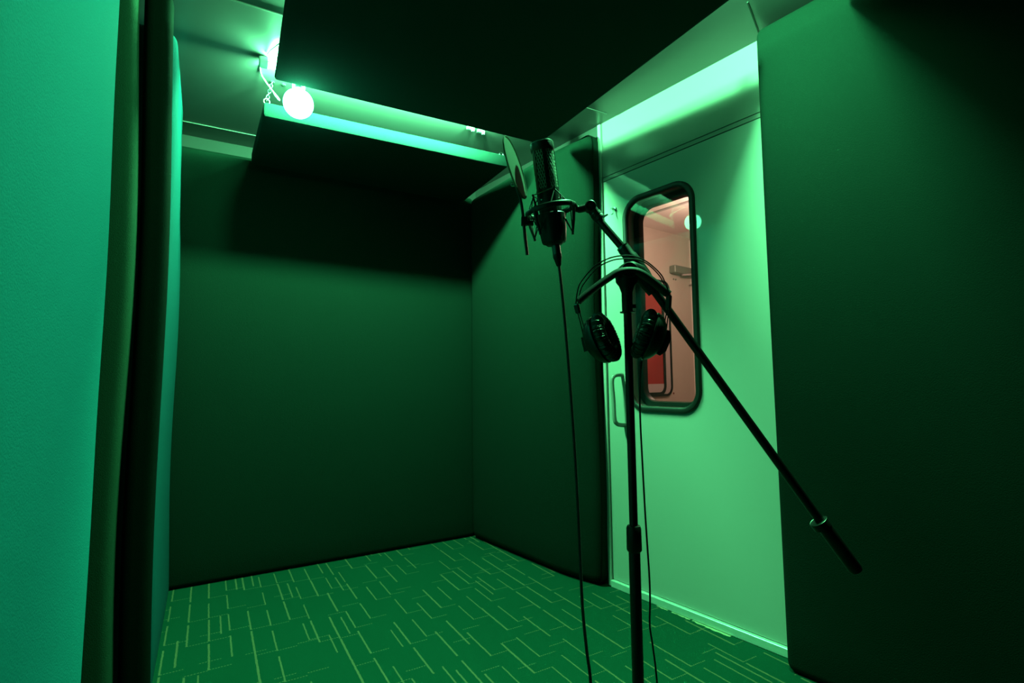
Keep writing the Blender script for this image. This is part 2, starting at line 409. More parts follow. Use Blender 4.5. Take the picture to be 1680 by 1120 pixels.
# ------------------------------------------------------------------ vestibule beyond the door
EY = 2.6
m = MB(); m.box((3.5, EY + 0.05, 1.15), (1.5, 0.05, 1.25)); struct(m.build('wall_vestibule_end', M_pink, smooth=False))
m = MB(); m.box((4.75, 1.4, 1.15), (0.05, 1.3, 1.25)); struct(m.build('wall_vestibule_far', M_pink, smooth=False))
m = MB(); m.box((3.4, 0.15, 1.15), (1.35, 0.05, 1.25)); struct(m.build('wall_vestibule_near', M_pink, smooth=False))
m = MB(); m.box((3.4, 1.4, 2.27), (1.36, 1.25, 0.05)); struct(m.build('ceiling_vestibule', M_pinkc, smooth=False))
m = MB(); m.box((3.4, 1.4, -0.05), (1.36, 1.25, 0.05)); struct(m.build('floor_vestibule', M_vfloor, smooth=False))
m = MB(); m.box((3.12, 1.9, 2.218), (0.012, 0.7, 0.006)); struct(m.build('trim_8', M_wplast, smooth=False))
m = MB(); m.box((3.975, EY - 0.004, 1.1), (0.006, 0.006, 1.1)); m.box((3.0, EY - 0.004, 2.0), (0.003, 0.004, 0.1)); struct(m.build('trim_9', M_pinkc, smooth=False))
d2 = bpy.data.objects.new('door_2', None); COL.objects.link(d2); d2.location = (3.3, EY, 0); ORG['door_2'] = Vector(d2.location)
struct(d2, 'beige door with a red rounded window seen through the glass')
def flat_ring(name, mt, x0, x1, z0, z1, wd, r, yo):
    m = MB(); a = rrect((x0 + x1) / 2, (z0 + z1) / 2, (x1 - x0) / 2, (z1 - z0) / 2, r, 8)
    b_ = rrect((x0 + x1) / 2, (z0 + z1) / 2, (x1 - x0) / 2 - wd, (z1 - z0) / 2 - wd, max(r - wd, .01), 8)
    rings = [[Vector((a[k][0], EY - 0.001, a[k][1])), Vector((a[k][0], EY - yo, a[k][1])), Vector((b_[k][0], EY - yo, b_[k][1])), Vector((b_[k][0], EY - 0.001, b_[k][1]))] for k in range(len(a))]
    m.ring_sweep(rings, closed=True); m.build(name, mt, d2)
flat_ring('window_gasket', M_rubber, 2.92, 3.645, 0.855, 1.80, 0.018, 0.08, 0.014)
flat_ring('window_frame', M_band, 2.935, 3.630, 0.870, 1.785, 0.085, 0.07, 0.007)
flat_ring('window_gasket', M_rubber, 3.0, 3.560, 0.862, 1.75, 0.026, 0.08, 0.013)
m = MB(); a = rrect(3.28, 1.31, 0.26, 0.43, 0.06, 8); m.add([(x, EY - 0.006, z) for x, z in a], [tuple(range(len(a)))])
m.build('window_pane', M_red, d2, smooth=False)
dc = thing('door_closer', 'grey door closer with two arms above the red window beyond the glass', 'door closer', (3.8, EY, 1.88))
m = MB(); m.box((3.80, EY - 0.03, 1.905), (0.135, 0.03, 0.032)); m.build('body', M_closer, dc, smooth=False, bevel=0.008)
m = MB(); m.tube([(3.78, EY - 0.045, 1.865), (4.10, EY - 0.12, 1.90)], 0.008, 8); m.tube([(3.92, EY - 0.02, 1.80), (4.12, EY - 0.11, 1.86)], 0.006, 8); m.build('arm', M_band, dc)
m = MB()
for x in (3.72, 3.75): m.lathe([(0, 0), (.008, 0), (.008, .004), (0, .005)], (x, EY, 1.83), (0, -1, 0), 10)
m.build('screw', M_closer, dc)
m = MB()
for x, z in ((3.665, 1.70), (3.665, .875)): m.lathe([(0, 0), (.008, 0), (.008, .004), (0, .005)], (x, EY, z), (0, -1, 0), 10)
m.build('rivet', mat('rust_red', (.25, .08, .05), .6), d2)

# ------------------------------------------------------------------ felt panels on the walls
def wv_small(a, b_):
    return lambda q: (0, 0.006 * math.sin(q.z * 3.1 + a) * math.sin(q.x * 2.2 + b_), 0)
p = MB(); slab(p, Vector((0.255, 3.075, 1.115)) + BX * 0.79 + BY * 0.034, (0.86, 0.034, 1.112), BX, BY, 0.025, wv_small(.5, 1))
tag(p.build('acoustic_panel', M_black), 'wide black felt panel covering the back wall', 'acoustic panel')
# right wall, far panel
PX0 = 1.85
p = MB(); slab(p, ((PX0 + XD - 0.002) / 2, (1.790 + 2.866) / 2, 1.12), (0.538, (XD - 0.002 - PX0) / 2, 1.115), (0, 1, 0), (-1, 0, 0), 0.045,
     lambda q: (0.010 * math.sin(q.z * 4 + 1) * (1 if q.x < -.4 else 0), -0.05 * (max(0, -.24 - q.x) / .305) ** 2 * (q.y > 0), 0.045 * (-q.x) * (q.z > .9)))
tag(p.build('acoustic_panel', M_black), 'tall black felt panel between the back corner and the white door', 'acoustic panel')
# right wall, near panel
p = MB(); slab(p, ((PX0 + XD - 0.002) / 2, (0.908 - 1.0) / 2, 1.145), (0.954, (XD - 0.002 - PX0) / 2, 1.145), (0, 1, 0), (-1, 0, 0), 0.03,
     lambda q: (0, 0.007 * math.sin(q.z * 2.0 + .6) * math.sin(q.x * 2.6), 0), nx=16)
tag(p.build('acoustic_panel', M_black), 'large black felt panel right of the white door', 'acoustic panel')
# left wall: far board and near board, grey felt
def board(y0, y1, xf, z1, th, r, wave, label, mt=None):
    y_c = (y0 + y1) / 2; c = Vector((xf + 0.1277 * (y_c - y0), y_c, z1 / 2)) - CX * th
    p = MB(); slab(p, c, ((y1 - y0) / 2 / math.cos(A7), th, z1 / 2), BY, -CX if False else -BX, r, wave, nx=14, nz=30)
    return tag(p.build('acoustic_panel', mt or M_grey), label, 'acoustic panel')
board(2.07, 3.02, 0.124, 2.215, 0.16, 0.035, lambda q: (0.012 * math.sin(q.z * 3.4 + .6), -(0.016 * max(0, q.z) * (q.x < .1) + 0.006 * math.sin(q.z * 4.2 + q.x)), -.02 * (q.x) * (q.z > .8)), 'narrow grey felt board on the left just before the back wall')
p = MB(); slab(p, Vector((-0.104, 1.985, 1.15)), (0.138, 0.045, 1.148), CX, CY, 0.03, lambda q: (0.010 * math.sin(q.z * 3.4 + .6), 0.02 * q.x, 0))
tag(p.build('acoustic_panel', M_black_lit), 'upright black felt board coloured as lit, standing edge-on between the two grey boards', 'acoustic panel')
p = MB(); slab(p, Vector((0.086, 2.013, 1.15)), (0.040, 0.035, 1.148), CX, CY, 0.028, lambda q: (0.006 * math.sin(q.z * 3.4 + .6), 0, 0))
tag(p.build('acoustic_panel', M_shade), 'slim black strip standing in for the shade beside the bright edge of the grey board', 'acoustic panel')
board(-0.6, 1.5, -0.284, 2.26, 0.08, 0.03, lambda q: (0.014 * math.sin(q.z * 3.9 + 2.0) + 0.007 * math.sin(q.z * 9), -0.006 * math.sin(q.z * 2.2), 0), 'broad grey felt board coloured as brightly lit, filling the left edge of the picture', M_grey_lit)

# ------------------------------------------------------------------ hanging ceiling panels
def cloud(name, cs, zb, th, mt, label, hang):
    """upholstered board hung flat under the ceiling; cs = its corners seen from above"""
    cs = [Vector((*q, 0)) for q in cs]; ctr = sum(cs, Vector()) / len(cs); n = len(cs)
    root = thing(name, label, 'ceiling panel', (ctr.x, ctr.y, zb))
    m = MB(); R_ = min(0.013, th * .45); rings = []
    for ins, zz in [(R_, 0), (R_ * .3, R_ * .3), (0, R_), (0, th - R_), (R_ * .3, th - R_ * .3), (R_, th)]:
        ring = []
        for k, q in enumerate(cs):
            a = (cs[k - 1] - q).normalized(); b_ = (cs[(k + 1) % n] - q).normalized()
            o = q + (a + b_) * ins
            ring += [o + a * R_ * .8, o + (a + b_) * R_ * .22, o + b_ * R_ * .8]
        rings.append([Vector((v.x, v.y, zb + zz)) for v in ring])
    m.ring_sweep(rings); m.build('felt_board', mt, root)
    for q in hang:
        q = Vector((*q, 0)); e = MB()
        e.tube([Vector((q.x + .012 * math.cos(a), q.y, zb + th + .008 + .012 * math.sin(a))) for a in [k * math.pi / 6 for k in range(12)]], 0.0022, 6, closed=True)
        e.build('eyelet', M_silver, root)
    return root
C2Z, C1Z = 2.150, 2.200
cloud('ceiling_panel', [(.541, 2.945), (1.765, 2.820), (1.664, 2.178), (.477, 2.365)], C2Z, 0.068, M_cloud, 'smaller black hanging panel near the back wall with a lit front edge', [(.492, 2.381), (1.64, 2.21), (1.73, 2.78), (.56, 2.90)])
C1 = [(.469, 2.144), (1.692, 1.953), (1.525, .812), (1.20, .760), (.389, 1.655)]
cloud('ceiling_panel', C1, C1Z, 0.024, M_cloud, 'large black hanging panel overhead at the top of the picture', [(.50, 2.10), (1.65, 1.91), (1.48, .84), (.43, 1.66)])
cloud('ceiling_panel', [(.3, .872), (1.72, .622), (1.62, -.6), (.1, -.35)], C1Z, 0.045, M_cloud, 'black hanging panel over the camera, nearest of the three ceiling panels', [(.36, .78), (1.66, .55), (1.57, -.55), (.17, -.32)])

# ------------------------------------------------------------------ bulbs and wiring
def globe_lamp(P, label, holder=True, BULB_R=BULB_R):
    root = thing('globe_lamp', label, 'lamp', (P.x, P.y, ZC), None)
    m = MB(); pr = []
    for k in range(18):
        a = math.pi * k / 23.0
        pr.append((BULB_R * math.sin(a), -BULB_R * math.cos(a)))
    r_, h_ = pr[-1]
    q_ = BULB_R / 0.0585
    pr += [(0.029 * q_, h_ + 0.008 * q_), (0.024 * q_, h_ + 0.018 * q_), (0.023 * q_, h_ + 0.026 * q_)]
    m.lathe(pr, P, (0, 0, 1), 40); m.build('globe', M_globe, root)
    if not holder: return root
    m = MB(); top = P.z + h_ + 0.016
    m.lathe([(0.022, top), (0.025, top + 0.003), (0.025, top + 0.030), (0.018, 2.270), (0.0, 2.271)], (P.x, P.y, 0), (0, 0, 1), 32)
    m.build('lamp_holder', M_wplast, root)
    return root
globe_lamp(BULB1, 'glowing white globe bulb hanging in the gap between the two black ceiling panels')
globe_lamp(BULB2, 'glowing globe bulb hidden above the front edge of the large ceiling panel', False, 0.026)
lb = thing('tube_lamp', 'white tube lamp on the ceiling, its capped end showing left of the large hanging panel', 'lamp', tuple((TUBE0 + TUBE1) / 2))
td = (TUBE1 - TUBE0).normalized()
m = MB(); m.tube([TUBE0 + td * .03, TUBE1 - td * .03], 0.0165, 24); m.build('diffuser_tube', M_globe, lb)
for q, d in ((TUBE0, td), (TUBE1, -td)):
    m = MB(); m.lathe([(0, 0), (.019, 0), (.0225, .004), (.0225, .032), (.0165, .036)], q - d * .005, d, 28); m.build('end_cap', M_wplast, lb)
for t in (.16, .5, .84):
    q = TUBE0.lerp(TUBE1, t); m = MB(); m.box((q.x, q.y, (q.z + .014 + ZC) / 2), (.012, .010, (ZC - q.z - .014) / 2)); m.build('mounting_clip', M_wplast, lb, smooth=False, bevel=.002)
m = MB(); m.lathe([(0, 0), (.005, 0), (.005, .003), (0, .003)], TUBE0 + Vector((.024, -.0215, -.004)), (0, -1, -.2), 10); m.build('screw', M_gap, lb)
wr = [at(426, 106, 2.15), at(428, 120, 2.20), at(434, 131, 2.23), at(444, 145, 2.26), at(450, 153, 2.28), at(459, 165, 2.29)]
cb = thing('lamp_cable', 'white cable drooping from the tube lamp behind the small ceiling panel', 'cable', tuple(wr[-1]))
m = MB(); m.tube(smooth_path(wr, 6), 0.0032, 8); m.build('wire', M_wplast, cb)
m = MB(); m.tube([at(449, 152, 2.28), at(453, 157.5, 2.285), at(458, 164, 2.29)], [0.004, 0.006, 0.0055], 10); m.build('connector', M_wplast, cb)
lp = [(.445, 2.16, ZC - .004), (.452, 2.10, ZC - .01), (.48, 2.03, ZC - .006), (.53, 2.0, ZC - .01), (.60, 2.02, ZC - .008)]
m = MB(); m.tube(smooth_path(lp, 8), 0.0025, 8); tag(m.build('ceiling_wire', M_wplast), 'thin white wire looping across the ceiling above the tube lamp end', 'wire')
# chain on the corner of the small panel
ch = thing('hanging_chain', 'short steel chain holding the left front corner of the smaller ceiling panel', 'chain', (0.492, 2.381, C2Z + .08))
pA, pB = Vector((0.492, 2.381, C2Z + 0.078)), Vector((0.508, 2.360, ZC))
n = 7; m = MB()
for k in range(n):
    c = pA.lerp(pB, (k + .5) / n); d = (pB - pA).normalized(); side = d.cross(Vector((0, 1, 0)) if k % 2 else Vector((1, 0, 0))).normalized()
    L_ = (pB - pA).length / n * .72
    m.tube([c + d * L_ * math.cos(a) + side * .0065 * math.sin(a) for a in [2 * math.pi * q / 12 for q in range(12)]], 0.0016, 6, closed=True)
m.build('links', M_silver, ch)
m = MB(); m.lathe([(.0, 0), (.010, 0), (.010, .004), (0, .006)], (0.508, 2.360, ZC), (0, 0, -1), 12); m.build('ceiling_fixing', M_gap, ch)
m = MB(); m.lathe([(.0, 0), (.010, 0), (.010, .004), (0, .006)], (0.553, 2.355, ZC), (0, 0, -1), 12); m.build('ceiling_fixing', M_gap, ch)
for k, (x, y, lab) in enumerate(((1.431, 2.195, 'left of two small white cable clips on the ceiling behind the large panel'), (1.493, 2.191, 'right of two small white cable clips on the ceiling behind the large panel'))):
    m = MB(); m.box((x, y, ZC - 0.006), (0.020, 0.007, 0.006), BX, BY); m.box((x + .012, y - .004, ZC - 0.012), (0.006, 0.005, 0.008), BX, BY)
    tag(m.build('cable_clip', M_wplast, smooth=False), lab, 'clip', 'cable clips on the ceiling')

# ------------------------------------------------------------------ microphone stand
D0 = 1.05
PX, PY = at(1033, 630, D0).x, at(1033, 630, D0).y
def pz(v):
    """height on the stand's upright for a photo row"""
    k = (560 - v) / FPX; b_ = Vector((PX, PY, 0))
    # (b.up + dz*up.z) = k*(b.fw + dz*fw.z)
    dz = (k * b_.dot(FW) - b_.dot(UP)) / (UP.z - k * FW.z); return 1.0 + dz
st = thing('microphone_stand', 'black boom microphone stand in front of the white door', 'microphone stand', (PX, PY, 0))
P3 = lambda z: Vector((PX, PY, z))
m = MB(); m.lathe([(0.0113, 0.06), (0.0113, pz(903))], P3(0), (0, 0, 1), 24); m.build('lower_tube', M_metal, st)
zc0, zc1 = pz(905), pz(861)
m = MB(); m.lathe([(0.0115, zc0), (0.0135, zc0 + .002), (0.0150, zc0 + .004), (0.0145, zc1 - .006), (0.0125, zc1 - .001), (0.009, zc1)], P3(0), (0, 0, 1), 28); m.build('height_clutch', M_plastic, st)
zt = pz(512)
m = MB(); m.lathe([(0.0083, zc1 - .01), (0.0083, zt + .01)], P3(0), (0, 0, 1), 24); m.build('upper_tube', M_metal, st)
m = MB()
z1, z2, z3 = pz(480), pz(466), pz(452)
m.lathe([(0.0095, zt - .002), (0.0155, zt - .001), (0.0155, zt + .001), (0.0110, zt + .002), (0.0115, z1), (0.016, z2 - .004), (0.022, z2 + .004), (0.0235, z3), (0.020, z3 + .012), (0.0, z3 + .018)], P3(0), (0, 0, 1), 28)
m.box(P3(zt + .012) + RT * .011, (.006, .004, .004), RT, FW, UP)
m.build('swivel_joint', M_plastic, st)
# boom
b0, b1, b2, b3 = at(979, 357, 1.125), at(1027, 412.5, 1.105), at(1347, 856, 1.0), at(1404, 934, 0.985)
sl = at(1074, 478, 1.083)
bd = (b2 - b1).normalized(); ud = (b1 - b0).normalized()
m = MB(); m.tube([b0, b1 + ud * 0.01], 0.0083, 18); m.build('boom_extension', M_metal, st)
m = MB(); m.tube([b1, b2 + bd * .03], 0.0086, 20); m.build('boom_tube', M_metal, st)
m = MB(); s0 = b1 - bd * .012
m.lathe([(0.0085, 0), (0.0125, 0.001), (0.0135, 0.004), (0.0135, .022), (0.0155, .026), (0.0165, .045), (0.0165, .075), (0.0145, .088), (0.0145, .104), (0.0115, .108), (.0087, .110)], s0, bd, 26)
m.build('boom_clutch', M_plastic, st)
m = MB(); m.lathe([(0.0130, -.002), (0.0130, .02), (0.0105, .024)], s0, bd, 26); 
rg = s0 + bd * -.001
m.tube([rg + (bd.orthogonal().normalized() * math.cos(a) + bd.cross(bd.orthogonal().normalized()) * math.sin(a)) * .0128 for a in [2 * math.pi * k / 24 for k in range(24)]], .0008, 6, closed=True)
m.build('clutch_ring', mat('worn_metal_edge', (.3, .32, .3), .3, metal=1), st)
# swivel plates and wing knob joining boom and upright
m = MB(); pc = at(1048, 446, 1.085); pj = P3(z3 + .004)
m.tube([pj, pj.lerp(pc, .5) + UP * .004, pc, sl], [0.021, 0.020, 0.017, 0.0150], 20); 
m.lathe([(0, -.03), (.015, -.03), (.017, -.02), (.017, .02), (.013, .026), (0, .03)], pj + UP * .004, FW, 22)
m.build('swivel_plate', M_plastic, st)
m = MB(); gdir = (b3 - b2).normalized()
m.lathe([(0.0095, 0), (0.0128, .001), (.0132, .01), (.0130, .095), (.011, .102), (.006, .105), (0, .1055)], b2 + gdir * .004, gdir, 24)
m.build('grip', M_rubber, st)
m = MB(); cl = b2 - RT * .004
ax = gdir
m.lathe([(0.0095, -.002), (0.0165, -.002), (0.0170, 0.0), (0.0165, .012), (0.0130, .013)], cl, ax, 24)
m.build('grip_collar', M_plastic, st)
m = MB(); o_x = ax.orthogonal().normalized(); o_y = ax.cross(o_x)
m.tube([cl - ax * .002 + (o_x * math.cos(a) + o_y * math.sin(a)) * .0165 for a in [2 * math.pi * k / 28 for k in range(28)]], .0007, 6, closed=True)
m.build('collar_rim', mat('worn_edge', (.12, .13, .12), .4, metal=1), st)
# tripod at the floor
m = MB(); m.lathe([(0.0, .045), (.018, .045), (.024, .055), (.024, .095), (.014, .11), (.0115, .112)], P3(0), (0, 0, 1), 24); m.build('leg_hub', M_plastic, st)
for k in range(3):
    a = rad(100 + 120 * k); d = Vector((math.cos(a), math.sin(a), 0))
    m = MB(); m.tube([P3(.075) + d * .02, P3(.014) + d * .29], .0075, 12); lg = m.build('leg', M_metal, st)
    m = MB(); m.tube([P3(.020) + d * .262, P3(.0112) + d * .302], [.0095, .0100], 12); m.build('rubber_foot', M_rubber, lg)

# ------------------------------------------------------------------ microphone, shock mount, pop filter
DM = 1.13
mt_, mb_ = at(888.5, 236, DM), at(909.5, 398, DM)
MA = (mt_ - mb_).normalized(); ML = (mt_ - mb_).length
MX = (RT - MA * RT.dot(MA)).normalized(); MY = MA.cross(MX)            # MY points away from the camera
if MY.dot(FW) < 0: MY = -MY
def mp3(x, y, h): return mb_ + MX * x + MY * y + MA * h
R0 = 0.0242
mic = thing('condenser_microphone', 'black side-address studio microphone held upright in the shock mount', 'microphone', tuple(mb_))
hg = ML * 0.475                                  # height where the grille starts
m = MB()
m.lathe([(0, .0), (.012, 0), (.0165, .004), (.019, .02), (.0222, .05), (R0 * .985, .058), (R0 * .985, hg - .010), (R0 * 1.0, hg - .006), (R0 * 1.0, hg + .004), (R0 * .93, hg + .005)], mb_, MA, 40)
m.build('body', M_mic, mic)
m = MB()
m.lathe([(R0 * .95, hg + .004), (R0 * 1.02, hg + .006), (R0 * 1.02, hg + .012), (R0 * .95, hg + .013)], mb_, MA, 40); m.build('grille_ring', M_mic, mic)
m = MB()
m.lathe([(R0 * .95, ML - .020), (R0 * 1.03, ML - .018), (R0 * 1.06, ML - .012), (R0 * 1.06, ML - .002), (R0 * 1.0, ML + .0025), (R0 * .9, ML + .003), (0, ML + .003)], mb_, MA, 44); m.build('top_cap', M_mic, mic)
m = MB(); m.tube([mp3(R0 * 1.03 * math.sin(a), -R0 * 1.03 * math.cos(a), ML - .0005) for a in [2 * math.pi * k / 48 for k in range(48)]], .0009, 6, closed=True); m.build('cap_highlight', M_wplast, mic)  # pale ring stands in for the highlight along the cap's edge
# grille: woven wire in three bays between posts
m = MB(); h0, h1 = hg + .012, ML - .019; rg = R0 * .955
nw = 30
for k in range(0, 26):
    for sgn in (1, -1):
        pts = []
        for q in range(15):
            t = q / 14; a = (k / 26) * 2 * math.pi * 1.0 + sgn * t * 1.5
            pts.append(mp3(rg * math.sin(a), -rg * math.cos(a), h0 + (h1 - h0) * t))
        m.tube(pts, .0008, 5, caps=False)
m.build('grille', M_grille, mic)
m = MB(); m.lathe([(rg * .9, h0), (rg * .9, h1)], mb_, MA, 32); m.build('grille_core', M_gap, mic)
for a in (-60, 2, 90, 180):
    a = rad(a); m = MB(); c = mp3(rg * math.sin(a), -rg * math.cos(a), (h0 + h1) / 2)
    nrm = MX * math.sin(a) - MY * math.cos(a)
    m.box(c, (.0042, .0016, (h1 - h0) / 2 + .002), MA.cross(nrm), nrm, MA); m.build('grille_post', M_mic, mic)
for a in (-45, 62):
    a = rad(a); m = MB(); nrm = MX * math.sin(a) - MY * math.cos(a)
    m.lathe([(0, 0), (.0018, 0), (.0018, .0015), (0, .0022)], mb_ + MA * (hg - .011) + nrm * R0 * .985, nrm, 10); m.build('screw', M_silver, mic)

sm = thing('shock_mount', 'black spider shock mount with elastic cords around the microphone', 'shock mount', tuple(mp3(0, 0, .03)))
RH_ = 0.0520                                     # outer hoop
hh = 0.071
m = MB()
tilt = lambda a: .004 * math.sin(a)
hoop = [mp3(RH_ * math.sin(a), -RH_ * math.cos(a), hh + tilt(a)) for a in [2 * math.pi * k / 48 for k in range(48)]]
m.tube(hoop, .0046, 12, closed=True, ell=(1.35, .75), up=MA); m.build('hoop', M_plastic, sm)
m = MB()
m.lathe([(.0245, -.001), (.0265, .002), (.0300, .03), (.0312, .060), (.0295, .062), (.0268, .060), (.0262, .03), (.0235, .004)], mb_, MA, 40); m.build('cradle', M_plastic, sm)
m = MB(); m.lathe([(.0, -.006), (.016, -.006), (.0205, -.002), (.0225, .006), (.0255, .008)], mb_, MA, 32); m.build('threaded_ring', M_plastic, sm)
# hooks above and below, arms from the cradle
tops = [(rad(-80), .104), (rad(20), .108), (rad(125), .105), (rad(220), .105)]
bots = [(rad(-45), .020), (rad(70), .014), (rad(150), .016), (rad(250), .016)]
hooks = {}
for i, (a, hz_) in enumerate(tops):
    r = .034; q = mp3(r * math.sin(a), -r * math.cos(a), hz_); hooks['t', i] = q
    m = MB(); m.tube([mp3(.029 * math.sin(a), -.029 * math.cos(a), .055), mp3(.031 * math.sin(a), -.031 * math.cos(a), .085), q, q + MA * .004], [.003, .0024, .002, .0026], 8); m.build('cord_post', M_plastic, sm)
for i, (a, hz_) in enumerate(bots):
    r = .043; q = mp3(r * math.sin(a), -r * math.cos(a), hz_); hooks['b', i] = q
    m = MB(); m.tube([mp3(RH_ * math.sin(a), -RH_ * math.cos(a), hh - .004), mp3(.049 * math.sin(a), -.049 * math.cos(a), hh * .6), q, q - MA * .004], [.004, .0034, .0026, .003], 8); m.build('cord_post', M_plastic, sm)
def hoop_pt(a, d=0.0): return mp3((RH_ + d) * math.sin(a), -(RH_ + d) * math.cos(a), hh + tilt(a))
for i in range(4):
    a = tops[i][0]; m = MB()
    nx = hooks['t', (i + 1) % 4]
    m.tube([hooks['t', i] + MA * .002, hooks['t', i].lerp(nx, .5) + MA * .001 if i != 0 else hooks['t', 0].lerp(nx, .5) - MY * .012, nx + MA * .002], .0012, 6)
    m.tube([hooks['t', i], hoop_pt(a - .42)], .0012, 6); m.tube([hooks['t', i], hoop_pt(a + .42)], .0012, 6)
    m.build('elastic_cord', M_steel if i == 0 else M_cord, sm)
    a = bots[i][0]; m = MB()
    q = mp3(.030 * math.sin(a - .3), -.030 * math.cos(a - .3), .052); q2 = mp3(.030 * math.sin(a + .3), -.030 * math.cos(a + .3), .052)
    m.tube([hooks['b', i], hoop_pt(a - .35)], .0012, 6); m.tube([hooks['b', i], hoop_pt(a + .35)], .0012, 6)
    m.tube([hooks['b', i], q], .0012, 6); m.tube([hooks['b', i], q2], .0012, 6)
    m.build('elastic_cord', M_cord, sm)
# arm from hoop to the boom: flat bar, pivot, threaded collar
e0 = hoop_pt(rad(78)); e1 = at(950, 343.5, 1.128); e2 = at(968, 339, 1.127)
m = MB(); m.tube([hoop_pt(rad(50)), e0, at(944, 341.5, 1.128), e1, e2], [.0048, .0062, .0078, .0080, .0088], 14); m.build('mount_arm', M_plastic, sm)
m = MB(); m.lathe([(0, -.012), (.0105, -.012), (.0122, -.010), (.0122, .010), (.0105, .012), (0, .012)], e2, FW, 24)
m.tube([e2, at(978, 352, 1.126)], [.0112, .0112], 20); m.build('pivot', M_plastic, sm)
m = MB(); m.lathe([(0, -.0137), (.005, -.0137), (.005, -.0115)], e2, FW, 16); m.build('pivot_screw', M_steel, sm)
jd = (b0 - e2).normalized(); jc = at(980, 354, 1.126)
m = MB(); pr = [(.0098, -.008), (.0125, -.007), (.0128, .001), (.0118, .002)]
m.lathe(pr, jc, ud, 24)
m.lathe([(.0118, .0), (.0125, .002), (.0125, .008), (.009, .009)], jc + ud * .002, ud, 16); m.build('thread_collar', M_plastic, sm)
rr = jc - ud * .0072
o_x = ud.orthogonal().normalized(); o_y = ud.cross(o_x)
m = MB(); m.tube([rr + (o_x * math.cos(a) + o_y * math.sin(a)) * .0122 for a in [2 * math.pi * k / 24 for k in range(24)]], .0006, 6, closed=True); m.build('collar_rim', M_steel, sm)
m = MB()
for k in range(5): m.lathe([(0, 0), (.0018, 0), (.0018, .006), (0, .007)], jc + ud * (.004) + RT * (.006 + .0016 * k) + UP * (-.003 + .001 * k) - FW * .010, (RT + UP * .3 - FW * .5), 8)
m.build('thread_teeth', M_steel, sm)

pf = thing('pop_filter', 'round mesh pop filter on a gooseneck left of the microphone', 'pop filter', tuple(at(861, 365, 1.10)))
pcn = at(845.5, 275, 1.10)
pu = (at(832.5, 226, 1.10) - at(858.5, 325, 1.10)).normalized()
# disc nearly edge-on to the lens: its normal mostly to the right, a little towards the camera
view = (pcn - CAM).normalized(); side = pu.cross(view).normalized()
if side.dot(RT) < 0: side = -side
pn = (side * .975 - view * .20).normalized(); pn = (pn - pu * pn.dot(pu)).normalized()
pw = pn.cross(pu)
PR = (at(832.5, 226, 1.10) - at(858.5, 325, 1.10)).length / 2
m = MB(); m.lathe([(PR, -.0006), (PR * .6, .0008), (0, .0014), ], pcn, pn, 48, caps=False); m.lathe([(PR, -.0016), (PR * .6, -.0002), (0, .0004)], pcn, pn, 48, caps=False); m.build('mesh_screen', M_screen, pf)
m = MB(); m.tube([pcn + (pu * math.cos(a) + pw * math.sin(a)) * PR for a in [2 * math.pi * k / 48 for k in range(48)]], .0015, 8, closed=True, ell=(1, 1.3)); m.build('hoop', M_screen, pf)
gn = [at(845, 303, 1.098), at(849, 314, 1.098), at(854, 328, 1.10), at(857, 345, 1.10), at(859, 362, 1.10), at(861, 385, 1.10), at(865, 418, 1.10)]
m = MB(); m.tube(smooth_path(gn, 6), [.0022] * 12 + [.0032] * 12 + [.0034] * 13, 10); m.build('gooseneck', M_metal, pf)
m = MB(); m.lathe([(0, 0), (.004, 0), (.004, .008), (0, .009)], at(845, 303, 1.094), -RT, 12); m.build('thumb_screw', M_silver, pf)
m = MB(); m.box(at(860, 363, 1.102), (.0065, .007, .009), RT, FW, UP); m.lathe([(0, -.004), (.0055, -.004), (.0055, .012), (0, .012)], at(866, 366, 1.104), RT, 14); m.build('clamp', M_plastic, pf, bevel=.0015)
mc_ = [(840.5, 238), (839.5, 247), (842, 256)]
m = MB()
for u, v in ((829, 238), (828.5, 246), (831, 256), (834, 268)): m.box(at(u, v, 1.112), (.002, .003, .004), RT, FW, UP)
m.build('rim_clip', M_wplast, pf)

nt = M_screen.node_tree; pb = nt.nodes['Principled BSDF']; tl_ = nt.nodes.new('ShaderNodeBsdfTranslucent'); tl_.inputs[0].default_value = (.16, .20, .16, 1)
ms = nt.nodes.new('ShaderNodeMixShader'); ms.inputs[0].default_value = .6
nt.links.new(pb.outputs[0], ms.inputs[1]); nt.links.new(tl_.outputs[0], ms.inputs[2]); nt.links.new(ms.outputs[0], nt.nodes['Material Output'].inputs[0])
# cable of the microphone
xl = thing('microphone_cable', 'black cable hanging from the bottom of the microphone to the carpet', 'cable', (0.62, 0.80, 0.0))
x0 = at(911.5, 402, DM); x1 = at(912.5, 408, DM); x2 = at(917, 437, DM)
xd_ = (x2 - x1).normalized()
m = MB(); m.lathe([(.0092, -.012), (.0092, .012)], x1, xd_, 22); m.build('plug_sleeve', mat('nickel_plug', (.12, .14, .14), .3, metal=.9), xl)
m = MB(); LL = (x2 - x1).length
m.lathe([(.0090, .011), (.0098, .013), (.0096, .02), (.0082, .6 * LL), (.0052, LL * .95), (.0034, LL)], x1, xd_, 22); m.build('plug_boot', M_rubber, xl)
cpts = [at(917, 436, DM), at(920, 460, 1.128), at(927, 530, 1.12), at(936, 640, 1.10), at(943, 740, 1.08), at(948, 830, 1.06), at(952, 920, 1.04), at(956, 1000, 1.02), at(963, 1070, 1.0), at(969, 1120, .99)]
lastp = cpts[-1]
cpts += [Vector((lastp.x + .005, lastp.y + .0, .28)), Vector((lastp.x + .02, lastp.y + .02, .06)), Vector((lastp.x + .07, lastp.y + .06, .0045)), Vector((lastp.x + .2, lastp.y + .02, .0035)), Vector((lastp.x + .35, lastp.y - .15, .0035))]
m = MB(); m.tube(smooth_path(cpts, 6), .0031, 10); m.build('cord', M_cable, xl)

